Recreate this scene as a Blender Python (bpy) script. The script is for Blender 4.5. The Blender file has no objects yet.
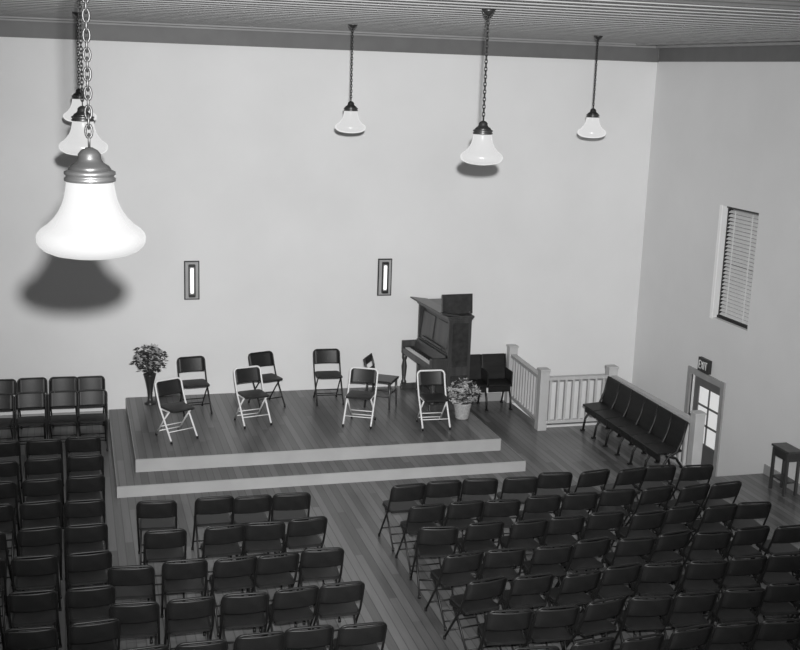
import bpy, math, random
from mathutils import Vector, Matrix
random.seed(7)
sc = bpy.context.scene
try:
    sc.view_settings.view_transform = 'Standard'
except Exception as e:
    print(e)

# ------------------------------------------------------------ materials
def mat(name, v, rough=0.6, var=0.0, scale=4.0, metal=0.0, emit=0.0, bump=0.0, spec=0.5, stretch=(1,1,1)):
    m = bpy.data.materials.new(name); m.use_nodes = True
    nt = m.node_tree; b = nt.nodes['Principled BSDF']
    b.inputs['Base Color'].default_value = (v, v, v, 1)
    b.inputs['Roughness'].default_value = rough
    b.inputs['Metallic'].default_value = metal
    b.inputs['Specular IOR Level'].default_value = spec
    if emit > 0:
        b.inputs['Emission Color'].default_value = (1, 1, 1, 1)
        b.inputs['Emission Strength'].default_value = emit
    tc = nt.nodes.new('ShaderNodeTexCoord')
    mp = nt.nodes.new('ShaderNodeMapping'); mp.inputs['Scale'].default_value = stretch
    nz = nt.nodes.new('ShaderNodeTexNoise'); nz.inputs['Scale'].default_value = scale
    nz.inputs['Detail'].default_value = 6
    nt.links.new(tc.outputs['Object'], mp.inputs[0]); nt.links.new(mp.outputs[0], nz.inputs['Vector'])
    if var > 0:
        mr = nt.nodes.new('ShaderNodeMapRange')
        mr.inputs[1].default_value = 0.25; mr.inputs[2].default_value = 0.75
        mr.inputs[3].default_value = v*(1-var); mr.inputs[4].default_value = v*(1+var)
        nt.links.new(nz.outputs['Fac'], mr.inputs[0]); nt.links.new(mr.outputs[0], b.inputs['Base Color'])
    if bump > 0:
        bp = nt.nodes.new('ShaderNodeBump'); bp.inputs['Strength'].default_value = bump
        bp.inputs['Distance'].default_value = 0.01
        nt.links.new(nz.outputs['Fac'], bp.inputs['Height']); nt.links.new(bp.outputs[0], b.inputs['Normal'])
    return m

def planks(name, v, width, var=0.35, rough=0.45, axis='X', gap=0.05, gapv=0.3, seglen=2.5):
    """boards: 'axis' is the coordinate across the boards"""
    m = bpy.data.materials.new(name); m.use_nodes = True
    nt = m.node_tree; N = nt.nodes; L = nt.links; b = N['Principled BSDF']
    b.inputs['Roughness'].default_value = rough
    tc = N.new('ShaderNodeTexCoord'); sp = N.new('ShaderNodeSeparateXYZ'); L.new(tc.outputs['Object'], sp.inputs[0])
    a, c = ('X', 'Y') if axis == 'X' else ('Y', 'X')
    def M(op, x, y=None):
        n = N.new('ShaderNodeMath'); n.operation = op
        for i, q in enumerate((x, y)):
            if q is None: continue
            if isinstance(q, (int, float)): n.inputs[i].default_value = q
            else: L.new(q, n.inputs[i])
        return n.outputs[0]
    u = M('DIVIDE', sp.outputs[a], width)
    idx = M('FLOOR', u); fr = M('SUBTRACT', u, idx)
    sh = M('MULTIPLY', M('SINE', M('MULTIPLY', idx, 12.9898)), 437.5)
    sh = M('FRACT', sh)
    w = M('ADD', M('DIVIDE', sp.outputs[c], seglen), sh)
    seg = M('FLOOR', w)
    wn = N.new('ShaderNodeTexWhiteNoise'); wn.noise_dimensions = '2D'
    cb = N.new('ShaderNodeCombineXYZ'); L.new(idx, cb.inputs[0]); L.new(seg, cb.inputs[1]); L.new(cb.outputs[0], wn.inputs['Vector'])
    mp = N.new('ShaderNodeMapping'); mp.inputs['Scale'].default_value = (30, 1.5, 1) if axis == 'X' else (1.5, 30, 1)
    L.new(tc.outputs['Object'], mp.inputs[0])
    nz = N.new('ShaderNodeTexNoise'); nz.inputs['Scale'].default_value = 1.5; nz.inputs['Detail'].default_value = 4
    L.new(mp.outputs[0], nz.inputs['Vector'])
    mix = M('ADD', M('MULTIPLY', wn.outputs['Value'], 0.6), M('MULTIPLY', nz.outputs['Fac'], 0.4))
    mr = N.new('ShaderNodeMapRange'); mr.inputs[3].default_value = v*(1-var); mr.inputs[4].default_value = v*(1+var)
    L.new(mix, mr.inputs[0])
    g = M('GREATER_THAN', fr, 1-gap)
    col = M('MULTIPLY', mr.outputs[0], M('SUBTRACT', 1.0, M('MULTIPLY', g, 1-gapv)))
    L.new(col, b.inputs['Base Color'])
    return m

M_wall = mat('plaster_wall', 0.71, 0.85, var=0.04, scale=0.9, bump=0.15)
M_trim = mat('dark_wall_trim', 0.13, 0.6, var=0.1)
M_trimL = mat('grey_moulding', 0.26, 0.6, var=0.1)
M_ceil = planks('pressed_tin_ceiling', 0.85, 0.40, var=0.15, rough=0.6, axis='Y', gap=0.35, gapv=0.55, seglen=.6)
M_rib = mat('ceiling_rib', 0.25, 0.6, var=0.1)
M_floor = planks('strip_floor', 0.12, 0.095, var=0.65, rough=0.30, axis='X', gap=0.11, gapv=0.45)
M_stage = planks('stage_floor', 0.115, 0.095, var=0.55, rough=0.32, axis='X', gap=0.11, gapv=0.45)
M_riser = mat('painted_riser', 0.36, 0.5, var=0.08, scale=3)
M_black = mat('black_enamel', 0.010, 0.45, var=0.2, scale=6, spec=.4)
M_dark = mat('dark_leatherette', 0.013, 0.48, var=0.3, scale=9, spec=.4)
M_cream = mat('cream_enamel', 0.74, 0.4, var=0.05)
M_pwood = mat('dark_walnut', 0.045, 0.35, var=0.5, scale=2.0, stretch=(6, 6, 0.6))
M_pwood2 = mat('dark_walnut_panel', 0.028, 0.35, var=0.5, scale=2.0, stretch=(6, 0.6, 6))
M_pew = mat('ebonised_seat_wood', 0.012, 0.45, var=0.4, scale=3.0, spec=.3, stretch=(1, 6, 6))
M_ivory = mat('ivory_keys', 0.75, 0.3)
M_metal = mat('bronze_metal', 0.05, 0.35, metal=0.6, var=0.2)
M_steel = mat('brushed_collar', 0.12, 0.35, metal=0.8)
M_opal = mat('opal_glass', 0.04, 0.22, emit=0.66, var=0.02, spec=.5)
M_rail = mat('painted_railing', 0.46, 0.5, var=0.08)
M_tube = mat('lamp_tube', 0.9, 0.4, emit=0.9)
M_refl = mat('sconce_reflector', 0.35, 0.35, var=0.1)
M_day = mat('daylit_glass', 0.5, 0.3, emit=0.45)
M_daydim = mat('window_glass', 0.1, 0.2, emit=0.12)
M_slat = mat('venetian_slat', 0.72, 0.5, var=0.05)
M_door = mat('painted_door', 0.12, 0.5, var=0.1)
M_case = mat('door_casing', 0.30, 0.5, var=0.1)
M_reveal = mat('window_casing', 0.9, 0.5, var=0.03)
M_leaf = mat('leaves', 0.03, 0.6, var=0.4, scale=20)
M_petal = mat('petals', 0.38, 0.7, var=0.4, scale=20)
M_basket = mat('wicker', 0.34, 0.7, var=0.3, scale=40)
M_vase = mat('dark_vase_glaze', 0.03, 0.3)
M_sign = mat('sign_black', 0.02, 0.5)
M_signw = mat('sign_letters', 0.7, 0.5)
M_well = mat('stairwell_wall', 0.5, 0.8, var=0.05)

# ------------------------------------------------------------ mesh builder
class MB:
    def __init__(s): s.v = []; s.f = []; s.mi = []; s.sm = []; s.mats = []
    def m(s, mt):
        if mt not in s.mats: s.mats.append(mt)
        return s.mats.index(mt)
    def add(s, vs, fs, mt, smooth=False, mx=None):
        o = len(s.v)
        for p in vs:
            p = Vector(p)
            s.v.append(mx @ p if mx else p)
        k = s.m(mt)
        for f in fs:
            s.f.append([o+i for i in f]); s.mi.append(k); s.sm.append(smooth)
    def box(s, x0, x1, y0, y1, z0, z1, mt, mx=None, bev=0.0):
        if bev <= 0:
            vs = [(x, y, z) for x in (x0, x1) for y in (y0, y1) for z in (z0, z1)]
            fs = [(0,1,3,2),(4,6,7,5),(0,4,5,1),(2,3,7,6),(0,2,6,4),(1,5,7,3)]
            s.add(vs, fs, mt, False, mx); return
        import bmesh
        bm = bmesh.new(); bmesh.ops.create_cube(bm, size=1)
        for v in bm.verts:
            v.co = Vector(((x0+x1)/2+v.co.x*(x1-x0), (y0+y1)/2+v.co.y*(y1-y0), (z0+z1)/2+v.co.z*(z1-z0)))
        bmesh.ops.bevel(bm, geom=bm.edges[:], offset=bev, segments=2, affect='EDGES', profile=0.5)
        bm.verts.index_update()
        vs = [v.co.copy() for v in bm.verts]; fs = [[v.index for v in f.verts] for f in bm.faces]
        bm.free(); s.add(vs, fs, mt, False, mx)
    def tube(s, pts, r, mt, n=8, closed=False, mx=None, radii=None):
        pts = [Vector(p) for p in pts]; k = len(pts); vs = []; fs = []
        prev = None
        for i, p in enumerate(pts):
            if closed: t = pts[(i+1) % k]-pts[i-1]
            else: t = pts[min(i+1, k-1)]-pts[max(i-1, 0)]
            t.normalize()
            if prev is None:
                a = Vector((1, 0, 0)) if abs(t.x) < 0.9 else Vector((0, 1, 0))
                u = t.cross(a).normalized()
            else:
                u = (prev-t*prev.dot(t)).normalized()
            prev = u; w = t.cross(u)
            rr = radii[i] if radii else r
            for j in range(n):
                an = 2*math.pi*j/n
                vs.append(p+u*math.cos(an)*rr+w*math.sin(an)*rr)
        for i in range(k if closed else k-1):
            i2 = (i+1) % k
            for j in range(n):
                j2 = (j+1) % n
                fs.append((i*n+j, i*n+j2, i2*n+j2, i2*n+j))
        if not closed:
            fs.append(tuple(range(n))[::-1]); fs.append(tuple((k-1)*n+j for j in range(n)))
        s.add(vs, fs, mt, True, mx)
    def lathe(s, prof, mt, n=32, mx=None):
        vs = []; fs = []
        for (r, z) in prof:
            for j in range(n):
                a = 2*math.pi*j/n; vs.append((r*math.cos(a), r*math.sin(a), z))
        for i in range(len(prof)-1):
            for j in range(n):
                j2 = (j+1) % n
                fs.append((i*n+j, i*n+j2, (i+1)*n+j2, (i+1)*n+j))
        fs.append(tuple(range(n))[::-1]); fs.append(tuple((len(prof)-1)*n+j for j in range(n)))
        s.add(vs, fs, mt, True, mx)
    def mesh(s, name):
        me = bpy.data.meshes.new(name)
        me.from_pydata([tuple(v) for v in s.v], [], s.f)
        for m_ in s.mats: me.materials.append(m_)
        for i, p in enumerate(me.polygons):
            p.material_index = s.mi[i]; p.use_smooth = s.sm[i]
        import bmesh
        bm = bmesh.new(); bm.from_mesh(me); bmesh.ops.recalc_face_normals(bm, faces=bm.faces[:]); bm.to_mesh(me); bm.free()
        me.update(); return me
    def obj(s, name, loc=(0, 0, 0), rz=0.0):
        return place(s.mesh(name), name, loc, rz)
def place(me, name, loc=(0, 0, 0), rz=0.0):
    o = bpy.data.objects.new(name, me); o.location = loc; o.rotation_euler = (0, 0, rz)
    sc.collection.objects.link(o); return o
def T(x, y, z): return Matrix.Translation((x, y, z))

# ------------------------------------------------------------ room
XL, XR, YB, YF, ZC = -4.0, 9.55, 17.96, -1.5, 6.10
ZB = -2.4
XW = 8.42   # edge of stairwell
b = MB()
b.box(XL, 7.18, YF, YB, -0.2, 0, M_floor)
b.box(7.18, XW, YF, 16.34, -0.2, 0, M_floor)
b.box(XW, XR, YF, 13.73, -0.2, 0, M_floor)
b.obj('floor')
b = MB(); b.box(XL-.2, XR+.2, YB, YB+.2, ZB, ZC+.1, M_wall); b.obj('wall_back')
b = MB(); b.box(XL-.2, XL, YF, YB, -.2, ZC+.1, M_wall); b.obj('wall_left')
b = MB()
W0, W1, WZ0, WZ1 = 14.53, 15.50, 1.94, 3.69
D0, D1, DZ0, DZ1 = 15.05, 15.95, -1.10, 0.92
X0, X1 = XR, XR+.2; ZT = ZC+.1
b.box(X0, X1, YF, W0, ZB, ZT, M_wall)
b.box(X0, X1, D1, YB, ZB, ZT, M_wall)
b.box(X0, X1, W0, D0, ZB, WZ0, M_wall); b.box(X0, X1, W0, D0, WZ1, ZT, M_wall)
b.box(X0, X1, D0, W1, ZB, DZ0, M_wall); b.box(X0, X1, D0, W1, DZ1, WZ0, M_wall); b.box(X0, X1, D0, W1, WZ1, ZT, M_wall)
b.box(X0, X1, W1, D1, ZB, DZ0, M_wall); b.box(X0, X1, W1, D1, DZ1, ZT, M_wall)
b.obj('wall_right')
b = MB(); b.box(XL-.2, XR+.2, YF, YB+.2, ZC, ZC+.15, M_ceil)
y = 17.2
while y > 8:
    b.box(XL, XR-.7, y-.03, y+.03, ZC-.010, ZC+.01, M_rib, bev=.005); y -= .40
b.obj('ceiling')
b = MB(); b.box(XL, XR, YB-.03, YB, 5.83, ZC-.05, M_trim); b.box(XL, XR, YB-.09, YB, ZC-.05, ZC, M_trimL)
b.box(XL, XR, YB-.05, YB, 5.82, 5.85, M_trim); b.obj('trim_1')
b = MB(); b.box(XR-.03, XR, YF, YB-.09, 5.83, ZC-.05, M_trim); b.box(XR-.09, XR, YF, YB-.09, ZC-.05, ZC, M_trimL); b.obj('trim_2')
b = MB()
b.box(XL, XR-.6, 17.4, 17.5, ZC-.03, ZC, M_trimL); b.box(XR-.7, XR-.6, YF, 17.4, ZC-.03, ZC, M_trimL)
b.obj('trim_3')
b = MB(); b.box(XL, .43, YB-.025, YB, 0, .14, M_case); b.box(6.12, 7.05, YB-.025, YB, 0, .14, M_case); b.obj('baseboard_back')
b = MB(); b.box(XR-.025, XR, YF, 13.73, 0, .14, M_case); b.obj('baseboard_right')

# stairwell
b = MB()
XS, YS = XR-.04, YB-.01
for i in range(5):
    z = -(i+1)*1.1/6; y = 13.74+i*.26
    b.box(XW+.01, XS, y, y+.27, ZB, z, M_floor)
b.box(XW+.01, XS, 13.74+5*.26, YS, ZB, -1.11, M_floor)
for i in range(4):
    z = -1.1-(i+1)*.22; x = XW+.01-i*.28
    b.box(x-.28, x, 16.35, YS, ZB, z, M_floor)
b.box(7.19, XW, 16.30, 16.34, ZB, -.21, M_well)
b.box(XW-.04, XW, 13.74, 16.34, ZB, -.21, M_well)
b.box(7.14, 7.18, 16.3, YS, ZB, -.21, M_well)
b.obj('staircase')

# stage
b = MB()
YP = YB-.006
SZ = .34
b.box(.435, 6.11, 14.45, YP, 0, .152, M_riser)
b.box(.445, 6.10, 14.47, YP, .152, .156, M_stage)
b.box(.70, 5.91, 14.95, YP, .156, SZ-.005, M_riser)
b.box(.71, 5.90, 14.97, YP, SZ-.005, SZ, M_stage)
b.obj('stage_platform')

# railing
def post(b, x, y, z0, h, w=.075):
    b.box(x-w, x+w, y-w, y+w, z0, h, M_rail, bev=.008)
    b.box(x-w-.012, x+w+.012, y-w-.012, y+w+.012, h, h+.03, M_rail, bev=.008)
b = MB()
PA, PB, PC, PD = (7.17, 17.84), (7.09, 16.26), (8.27, 16.26), (8.33, 13.66)
for p in (PA, PB, PC, PD): post(b, p[0], p[1], 0, .98, .075)
def run(p, q):
    d = Vector((q[0]-p[0], q[1]-p[1])); L = d.length; d.normalize()
    mx = Matrix.Translation((p[0], p[1], 0)) @ Matrix.Rotation(math.atan2(d.y, d.x), 4, 'Z')
    b.box(.07, L-.07, -.05, .05, .82, .87, M_rail, mx)
    b.box(.07, L-.07, -.025, .025, .10, .15, M_rail, mx)
    n = int(L/.125)
    for i in range(1, n):
        x = L*i/n
        b.box(x-.018, x+.018, -.018, .018, .15, .82, M_rail, mx)
run(PA, PB); run(PB, PC); run(PC, PD)
b.obj('stair_railing')

# ------------------------------------------------------------ window, door, sign
b = MB()
xg = XR+.14
b.box(xg+.02, xg+.03, W0+.02, W1-.02, WZ0+.02, WZ1-.02, M_daydim)
fr = .04
b.box(xg-.07, xg+.03, W0, W0+fr, WZ0, WZ1, M_black); b.box(xg-.05, xg+.03, W1-fr, W1, WZ0, WZ1, M_black)
b.box(xg-.07, xg+.03, W0, W1, WZ0, WZ0+fr, M_black); b.box(xg-.07, xg+.03, W0, W1, WZ1-fr, WZ1, M_black)
b.box(xg, xg+.03, W0, W1, (WZ0+WZ1)/2-.025, (WZ0+WZ1)/2+.025, M_black)
ns = 28
for i in range(ns):
    z = WZ0+.075+(WZ1-WZ0-.16)*i/(ns-1)
    mx = T(xg-.04, 0, z) @ Matrix.Rotation(math.radians(-38), 4, 'Y')
    b.box(-.028, .028, W0+fr+.008, W1-fr-.008, -.0015, .0015, M_slat, mx)
for y in (W0+.25, W1-.25): b.box(xg-.072, xg-.068, y-.012, y+.012, WZ0+.06, WZ1-.06, M_slat)
cs = .07
b.box(XR-.015, XR+.002, W1, W1+cs, WZ0-.02, WZ1, M_reveal)
b.obj('window_1')

b = MB()
xd = XR+.06
b.box(XR-.03, XR+.02, D0-.1, D0, DZ0, DZ1+.1, M_case); b.box(XR-.03, XR+.02, D1, D1+.1, DZ0, DZ1+.1, M_case)
b.box(XR-.03, XR+.02, D0, D1, DZ1, DZ1+.1, M_case)
gz0, gz1, gy0, gy1 = -.15, .75, D0+.14, D1-.14
b.box(xd, xd+.05, D0, gy0, DZ0, DZ1, M_door); b.box(xd, xd+.05, gy1, D1, DZ0, DZ1, M_door)
b.box(xd, xd+.05, gy0, gy1, DZ0, gz0, M_door); b.box(xd, xd+.05, gy0, gy1, gz1, DZ1, M_door)
b.box(xd+.02, xd+.03, gy0, gy1, gz0, gz1, M_day)
ym = (gy0+gy1)/2
b.box(xd+.005, xd+.04, ym-.015, ym+.015, gz0, gz1, M_door)
for z in (gz0+.3, gz0+.6): b.box(xd+.005, xd+.04, gy0, gy1, z-.015, z+.015, M_door)
b.lathe([(.025, 0), (.03, .02), (.02, .05)], M_steel, 12, T(xd, D0+.07, -.15) @ Matrix.Rotation(-math.pi/2, 4, 'Y'))
b.obj('door_1')

b = MB()
b.box(-.06, .0, -.16, .16, 0, .22, M_sign, bev=.006)
def stroke(y0, z0, y1, z1):
    b.tube([(-.062, y0, z0), (-.062, y1, z1)], .008, M_signw, 6)
stroke(.12,.05,.12,.17); stroke(.12,.17,.07,.17); stroke(.12,.11,.08,.11); stroke(.12,.05,.07,.05)
stroke(.05,.05,.0,.17); stroke(.05,.17,.0,.05)
stroke(-.03,.05,-.03,.17)
stroke(-.05,.17,-.12,.17); stroke(-.085,.17,-.085,.05)
b.obj('exit_sign', (XR, 15.55, 1.04))

# ------------------------------------------------------------ folding chair
def folding_chair_mesh(name, frame, pad, w=.21, fr=.0115):
    b = MB()
    side = [(-.225, .02), (-.03, .30), (.085, .46), (.155, .62), (.195, .74)]
    L = [(-w, y, z) for y, z in side]
    arc = []
    for i in range(1, 6):
        a = math.pi/2*i/6
        arc.append((-w+.06*(1-math.cos(a)), .195+.018*math.sin(a), .74+.06*math.sin(a)))
    top = [(-w+.06, .213, .80), (w-.06, .213, .80)]
    R = [(-x, y, z) for x, y, z in reversed(arc)]
    R2 = [(-x, y, z) for x, y, z in reversed(L)]
    b.tube(L+arc+top+R+R2, fr, frame, 8)
    wi = w-.028
    for s in (-1, 1):
        b.tube([(s*wi, -.13, .435), (s*wi, .02, .28), (s*wi, .235, .02)], fr-.001, frame, 8)
        b.tube([(s*w, -.225, .0), (s*w, -.225, .035)], .016, M_black, 8)
        b.tube([(s*wi, .235, .0), (s*wi, .235, .035)], .016, M_black, 8)
        b.box(s*(w-.012)-.004, s*(w-.012)+.004, -.16, .09, .425, .445, frame)
    b.tube([(-w, -.14, .14), (w, -.14, .14)], .008, frame, 6)
    b.tube([(-wi, .19, .075), (wi, .19, .075)], .008, frame, 6)
    b.tube([(-wi, .12, .16), (wi, .12, .16)], .008, frame, 6)
    sw = w-.018
    out = []
    for (cx, cy, r, a0) in ((sw-.06, -.17, .06, -90), (sw-.03, .13, .03, 0), (-sw+.03, .13, .03, 90), (-sw+.06, -.17, .06, 180)):
        for k in range(5):
            a = math.radians(a0+90*k/4)
            out.append((cx+r*math.cos(a), cy+r*math.sin(a)))
    n = len(out)
    vs = [(x, y, .437) for x, y in out]+[(x, y, .455) for x, y in out]+[(x*.9, y*.9, .463) for x, y in out]
    fs = [tuple(range(n))[::-1]]+[(i, (i+1) % n, n+(i+1) % n, n+i) for i in range(n)]+[(n+i, n+(i+1) % n, 2*n+(i+1) % n, 2*n+i) for i in range(n)]+[tuple(2*n+i for i in range(n))]
    b.add(vs, fs, pad)
    nx = 8; vs = []; fs = []
    for t in (0, 1):
        for i in range(nx+1):
            x = -w+.008+(2*w-.016)*i/nx
            c = .03*(1-(x/w)**2)
            for z, y0 in ((.585, .14), (.60, .146), (.70, .182), (.775, .205), (.79, .209)):
                vs.append((x, y0+c+(.010 if t else -.004), z))
    m5 = 5; off = (nx+1)*m5
    for t in (0, 1):
        for i in range(nx):
            for j in range(m5-1):
                a = t*off+i*m5+j; fs.append((a, a+m5, a+m5+1, a+1))
    for i in range(nx):
        a = i*m5; fs.append((a, a+m5, a+m5+off, a+off)); a += m5-1; fs.append((a, a+m5, a+m5+off, a+off))
    for j in range(m5-1):
        a = j; fs.append((a, a+1, a+1+off, a+off)); a = nx*m5+j; fs.append((a, a+1, a+1+off, a+off))
    b.add(vs, fs, pad, True)
    return b.mesh(name)
CH_D = folding_chair_mesh('folding_chair_dark', M_black, M_dark)
CH_L = folding_chair_mesh('folding_chair_light', M_cream, M_dark, fr=.0135)
def chair(me, x, y, z=0, deg=0): return place(me, 'folding_chair', (x, y, z), math.radians(deg))

for x, y, d in ((1.31, 15.82, 26), (2.47, 16.32, 14), (4.05, 16.02, -26), (5.10, 15.72, -2)):
    chair(CH_L, x, y, SZ, d)
for x, y, d in ((1.69, 17.05, 8), (2.82, 17.2, 18), (3.82, 17.25, -2)):
    chair(CH_D, x, y, SZ, d)
J = lambda a: random.uniform(-a, a)
for r in range(7):
    y = 12.40-r*.665
    for c in range(9):
        chair(CH_D, 3.69+c*.478+J(.03), y+J(.05), 0, 180+J(9))
for r in range(5):
    y = 12.36-r*.81
    cols = [2.31, 1.86, 1.41] + ([.8] if r < 2 else [.93, .45])
    for x in cols: chair(CH_D, x+J(.025), y+J(.04), 0, 180+J(6))
for r in range(9):
    y = 14.8-r*.74
    for x in (-.95, -.45, .04):
        chair(CH_D, x+J(.02), y+J(.03), 0, 180+J(4))
for x in (-1.1, -.65, -.2, .2): chair(CH_D, x-.03, 17.4+J(.02), 0, J(3))
for x in (-1.1, -.65, -.2, .2): chair(CH_D, x-.03, 16.6+J(.02), 0, J(3))

# ------------------------------------------------------------ linked seat rows
def seat_row(n, pitch, skirt=False):
    b = MB()
    for i in range(n+1):
        x = (i-n/2)*pitch
        b.tube([(x, -.20, .0), (x, -.17, .2), (x, -.05, .40), (x, .06, .45), (x, .13, .62), (x, .19, .88)], .018, M_black, 8)
        b.tube([(x, .24, .0), (x, .18, .2), (x, .06, .36), (x, -.10, .42)], .018, M_black, 8)
        b.box(x-.02, x+.02, -.24, -.17, 0, .02, M_black); b.box(x-.02, x+.02, .20, .27, 0, .02, M_black)
        if skirt: b.box(x-.012, x+.012, -.2, .16, .40, .66, M_pew, None, bev=.006)
    for i in range(n):
        x = (i+.5-n/2)*pitch; h = pitch/2-.010
        mx = T(x, .15, .68) @ Matrix.Rotation(math.radians(-13), 4, 'X')
        b.box(-h, h, -.014, .014, -.22, .21, M_pew, mx, bev=.01)
        mx = T(x, -.02, .45) @ Matrix.Rotation(math.radians(4), 4, 'X')
        b.box(-h, h, -.22, .17, -.016, .014, M_pew, mx, bev=.01)
        b.box(-h+x+.01, h+x-.01, -.20, -.17, .32, .44, M_pew, None, bev=.006)
    return b
b = seat_row(6, .415); b.obj('linked_seat_row', (7.96, 14.86, 0), math.radians(-90))
b = seat_row(2, .43, True); b.obj('linked_seat_row', (6.59, 17.6, 0), 0)

# ------------------------------------------------------------ piano
def piano():
    b = MB(); L = 1.36; W = M_pwood; H = 1.48
    for y0, y1 in ((0, .05), (L-.05, L)):
        b.box(-.02, .36, y0, y1, 0, H, W, bev=.006)
        b.box(-.30, -.02, y0, y1+(0.03 if y0 == 0 else 0), .62, .84, W, bev=.012)
        b.box(-.30, .0, y0, y1, 0, .10, W, bev=.01)
        yy = (y0+y1)/2
        b.lathe([(.045, .10), (.045, .14), (.028, .17), (.036, .25), (.048, .40), (.03, .50), (.045, .54), (.045, .62)], W, 14, T(-.245, yy, 0))
    b.box(.30, .36, .05, L-.05, .05, H, M_pwood2)
    b.box(.02, .06, .05, L-.05, .12, .64, M_pwood2)
    b.box(.0, .02, .12, L-.12, .18, .56, W, bev=.008)
    b.box(-.01, .08, .05, L-.05, .02, .12, W, bev=.006)
    b.box(-.28, .05, .05, L-.05, .62, .69, W, bev=.008)
    b.box(-.29, -.26, .05, L-.05, .64, .72, W, bev=.006)
    n = 44; kw = (L-.16)/n
    for i in range(n):
        y = .08+i*kw
        b.box(-.26, -.10, y+.001, y+kw-.001, .69, .730, M_ivory)
        if i % 7 in (0, 1, 3, 4, 5): b.box(-.19, -.10, y+kw-.006, y+kw+.006, .725, .742, M_black)
    mx = T(-.10, 0, .72) @ Matrix.Rotation(math.radians(20), 4, 'Y')
    b.box(0, .02, .05, L-.05, 0, .16, M_pwood2, mx)
    b.box(-.02, .05, .05, L-.05, .86, .90, W, bev=.006)
    mx = T(.0, 0, .90) @ Matrix.Rotation(math.radians(6), 4, 'Y')
    b.box(0, .025, .05, L-.05, 0, .56, M_pwood2, mx)
    b.box(-.015, .0, .12, .62, .06, .46, W, mx, bev=.006); b.box(-.015, .0, .74, 1.24, .06, .46, W, mx, bev=.006)
    b.box(-.05, .0, .25, L-.25, .03, .06, W, mx)
    b.box(-.06, .39, -.03, L+.03, H, H+.035, W, bev=.01)
    b.box(-.04, .37, -.015, L+.015, H-.03, H, W, bev=.006)
    for y in (L/2-.08, L/2+.08):
        b.box(-.12, .02, y-.02, y+.02, .045, .06, M_steel, bev=.005)
    for z0, z1 in ((.14, .56), (.70, 1.40)):
        b.box(.03, .31, -.012, 0, z0, z1, M_pwood2, bev=.005)
    mx = T(.02, 0, H+.04) @ Matrix.Rotation(math.radians(8), 4, 'Y')
    b.box(-.19, .12, -.02, L+.02, .0, .022, W, mx, bev=.006)
    mx = T(.17, .16, H+.035) @ Matrix.Rotation(math.radians(-6), 4, 'X')
    b.box(-.26, .26, -.012, .012, 0, .31, M_pwood2, mx, bev=.006)
    for sx in (-.2, .2): b.box(sx-.015, sx+.015, -.06, .06, 0, .03, W, mx, bev=.004)
    return b
piano().obj('upright_piano', (5.56, 16.44, SZ), math.radians(4))

b = MB()
for s in (-1, 1):
    b.tube([(s*.19, -.19, 0), (s*.18, -.18, .44)], .018, M_pwood, 8, radii=[.014, .02])
    b.tube([(s*.18, .22, 0), (s*.17, .18, .42), (s*.175, .20, .62), (s*.18, .25, .78)], .018, M_pwood, 8)
    b.tube([(s*.185, -.185, .2), (s*.175, .2, .2)], .010, M_pwood, 6)
b.tube([(-.185, -.185, .25), (.185, -.185, .25)], .010, M_pwood, 6)
b.box(-.21, .21, -.22, .20, .43, .46, M_pwood2, bev=.012)
for z, y, hh in ((.735, .24, .06), (.58, .19, .035)):
    b.box(-.18, .18, y-.01, y+.012, z-hh, z+hh, M_pwood2, bev=.008)
b.obj('wooden_chair', (4.60, 16.85, SZ+.004), math.radians(58))

# ------------------------------------------------------------ flowers
def clump(b, c, rad, n, seed, leaf=M_leaf, petal=M_petal, pr=.4, sz=.045):
    rnd = random.Random(seed)
    for i in range(n):
        while True:
            p = Vector((rnd.uniform(-1, 1), rnd.uniform(-1, 1), rnd.uniform(-1, 1)))
            if .35 < p.length < 1: break
        q = Vector((c[0]+p.x*rad[0], c[1]+p.y*rad[1], c[2]+p.z*rad[2]))
        mx = Matrix.Translation(q) @ Matrix.Rotation(rnd.uniform(0, 6.28), 4, 'Z') @ Matrix.Rotation(rnd.uniform(-1.2, 1.2), 4, 'X')
        s = sz*rnd.uniform(.6, 1.2)
        if rnd.random() < pr:
            for k in range(5):
                a = k*2*math.pi/5
                m2 = mx @ Matrix.Rotation(a, 4, 'Z')
                b.add([(0, 0, 0), (s*.5, s*.28, .25*s), (s, 0, .35*s), (s*.5, -s*.28, .25*s)], [(0, 1, 2, 3)], petal, False, m2)
        else:
            b.add([(0, 0, 0), (s*.7, s*.35, .1*s), (s*1.8, 0, -.2*s), (s*.7, -s*.35, .1*s)], [(0, 1, 2, 3)], leaf, False, mx)
b = MB()
b.lathe([(.085, 0), (.09, .015), (.05, .04), (.035, .10), (.045, .22), (.07, .36), (.095, .46), (.10, .48), (.085, .47)], M_vase, 24)
for k in range(14):
    a = k*.45*math.pi; b.tube([(0, 0, .4), (.06*math.cos(a), .06*math.sin(a), .55), (.17*math.cos(a), .17*math.sin(a), .72)], .004, M_leaf, 5)
clump(b, (0, 0, .72), (.25, .24, .22), 560, 3, pr=.14)
b.obj('flower_vase', (1.06, 17.56, SZ))
b = MB()
b.lathe([(.09, 0), (.10, .02), (.12, .14), (.145, .24), (.15, .26), (.13, .25), (.12, .22)], M_basket, 20)
hp = [(.14*math.cos(t), 0, .25+.32*math.sin(t)) for t in [math.pi*i/16 for i in range(17)]]
b.tube(hp, .009, M_basket, 6)
for k in range(6): b.tube([(.1*math.cos(t)*(1+.05*k), .1*math.sin(t)*(1+.05*k), .02+.035*k) for t in [2*math.pi*i/20 for i in range(20)]], .006, M_basket, 5, closed=True)
clump(b, (0, 0, .42), (.27, .22, .20), 340, 5, pr=.40, sz=.05)
b.obj('flower_basket', (5.66, 16.0, SZ))

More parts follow.
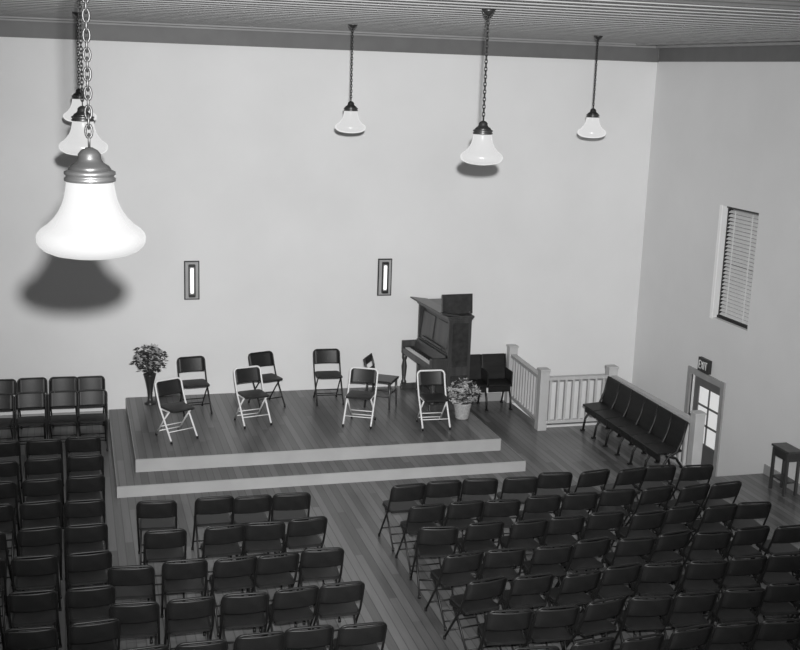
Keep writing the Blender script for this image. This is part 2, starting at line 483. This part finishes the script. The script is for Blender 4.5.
b = MB()
b.box(-.12, .12, -.2, .2, .62, .65, M_pwood, bev=.006); b.box(-.10, .10, -.18, .18, .50, .62, M_pwood2)
for sx in (-1, 1):
    for sy in (-1, 1): b.box(sx*.09-.018, sx*.09+.018, sy*.16-.018, sy*.16+.018, 0, .6, M_pwood)
b.box(-.09, .09, -.16, .16, .18, .2, M_pwood)
b.obj('side_table', (9.36, 13.0, 0))

# ------------------------------------------------------------ sconces
for x in (1.75, 4.89):
    b = MB()
    b.box(-.12, .12, -.02, 0, -.31, .31, M_metal, bev=.004)
    b.box(-.10, .10, -.03, -.02, -.29, .29, M_refl)
    b.box(-.055, -.035, -.06, -.03, -.25, .25, M_metal); b.box(.035, .055, -.06, -.03, -.25, .25, M_metal)
    b.lathe([(.018, -.2), (.026, -.19), (.026, .19), (.018, .2)], M_tube, 14, T(0, -.06, 0))
    b.box(-.05, .05, -.09, -.02, .22, .26, M_metal, bev=.004); b.box(-.05, .05, -.09, -.02, -.26, -.22, M_metal, bev=.004)
    b.obj('wall_sconce', (x, YB, 2.21))

# ------------------------------------------------------------ pendants
def pendant(chain):
    b = MB()
    prof = [(.085, .125), (.088, .105), (.092, .08), (.097, .055), (.106, .03), (.119, .005), (.137, -.02), (.160, -.043), (.184, -.06),
            (.197, -.075), (.201, -.09), (.199, -.108), (.190, -.124), (.172, -.140), (.142, -.153), (.10, -.162), (.05, -.168), (.01, -.17)]
    b.lathe(prof, M_opal, 48)
    b.lathe([(.086, .118), (.094, .122), (.094, .132), (.088, .136), (.088, .142), (.094, .146), (.094, .156), (.086, .16), (.075, .165)], M_steel, 32)
    b.lathe([(.082, .160), (.07, .178), (.05, .19), (.042, .205), (.042, .22), (.03, .235), (.012, .245)], M_metal, 28)
    z0 = .24; zt = chain; n = int((zt-z0-.04)/.034)
    step = (zt-z0-.05)/n
    for i in range(n):
        z = z0+.012+step*(i+.5)
        pts = []
        for k in range(12):
            t = 2*math.pi*k/12
            u = .012*math.cos(t); w = .025*math.sin(t)
            pts.append((u, 0, z+w) if i % 2 else (0, u, z+w))
        b.tube(pts, .0048, M_black, 5, closed=True)
    b.lathe([(.012, zt-.06), (.03, zt-.05), (.06, zt-.02), (.065, zt)], M_metal, 24)
    return b
for x, y, z in ((.060, 4.44, 4.948), (.09, 10.1, 4.90), (.10, 14.9, 4.94), (3.53, 14.9, 4.875), (3.72, 10.3, 4.845), (7.09, 15.1, 4.86)):
    pendant(ZC-z).obj('pendant_light', (x, y, z))

# ------------------------------------------------------------ camera from vanishing directions
R = Vector((0.9622, -0.2702, 0.0331)).normalized()
F = Vector((0.2709, 0.9384, -0.2146)); F = (F-R*F.dot(R)).normalized()
U = R.cross(F).normalized()
cam = bpy.data.cameras.new('camera'); co = bpy.data.objects.new('camera', cam); sc.collection.objects.link(co)
m3 = Matrix((R, U, -F)).transposed()
co.matrix_world = Matrix.Translation((0, 0, 5.5)) @ m3.to_4x4()
cam.sensor_width = 36; cam.lens = 1146*36/800; cam.clip_end = 200; cam.clip_start = .05
sc.camera = co

# ------------------------------------------------------------ light : flash gun beside the camera
l = bpy.data.lights.new('flash', 'SPOT'); l.energy = 9900; l.shadow_soft_size = .05
l.spot_size = math.radians(66); l.spot_blend = 1.0
lo = bpy.data.objects.new('flash_lamp', l); lo.location = Vector((0, 0, 5.5))+U*.27+R*.09; sc.collection.objects.link(lo)
aim = Vector((5.2, 17.96, 2.8))-lo.location
lo.rotation_euler = aim.to_track_quat('-Z', 'Y').to_euler()
w = bpy.data.worlds.new('world'); sc.world = w; w.use_nodes = True
w.node_tree.nodes['Background'].inputs[0].default_value = (1, 1, 1, 1)
w.node_tree.nodes['Background'].inputs[1].default_value = .22
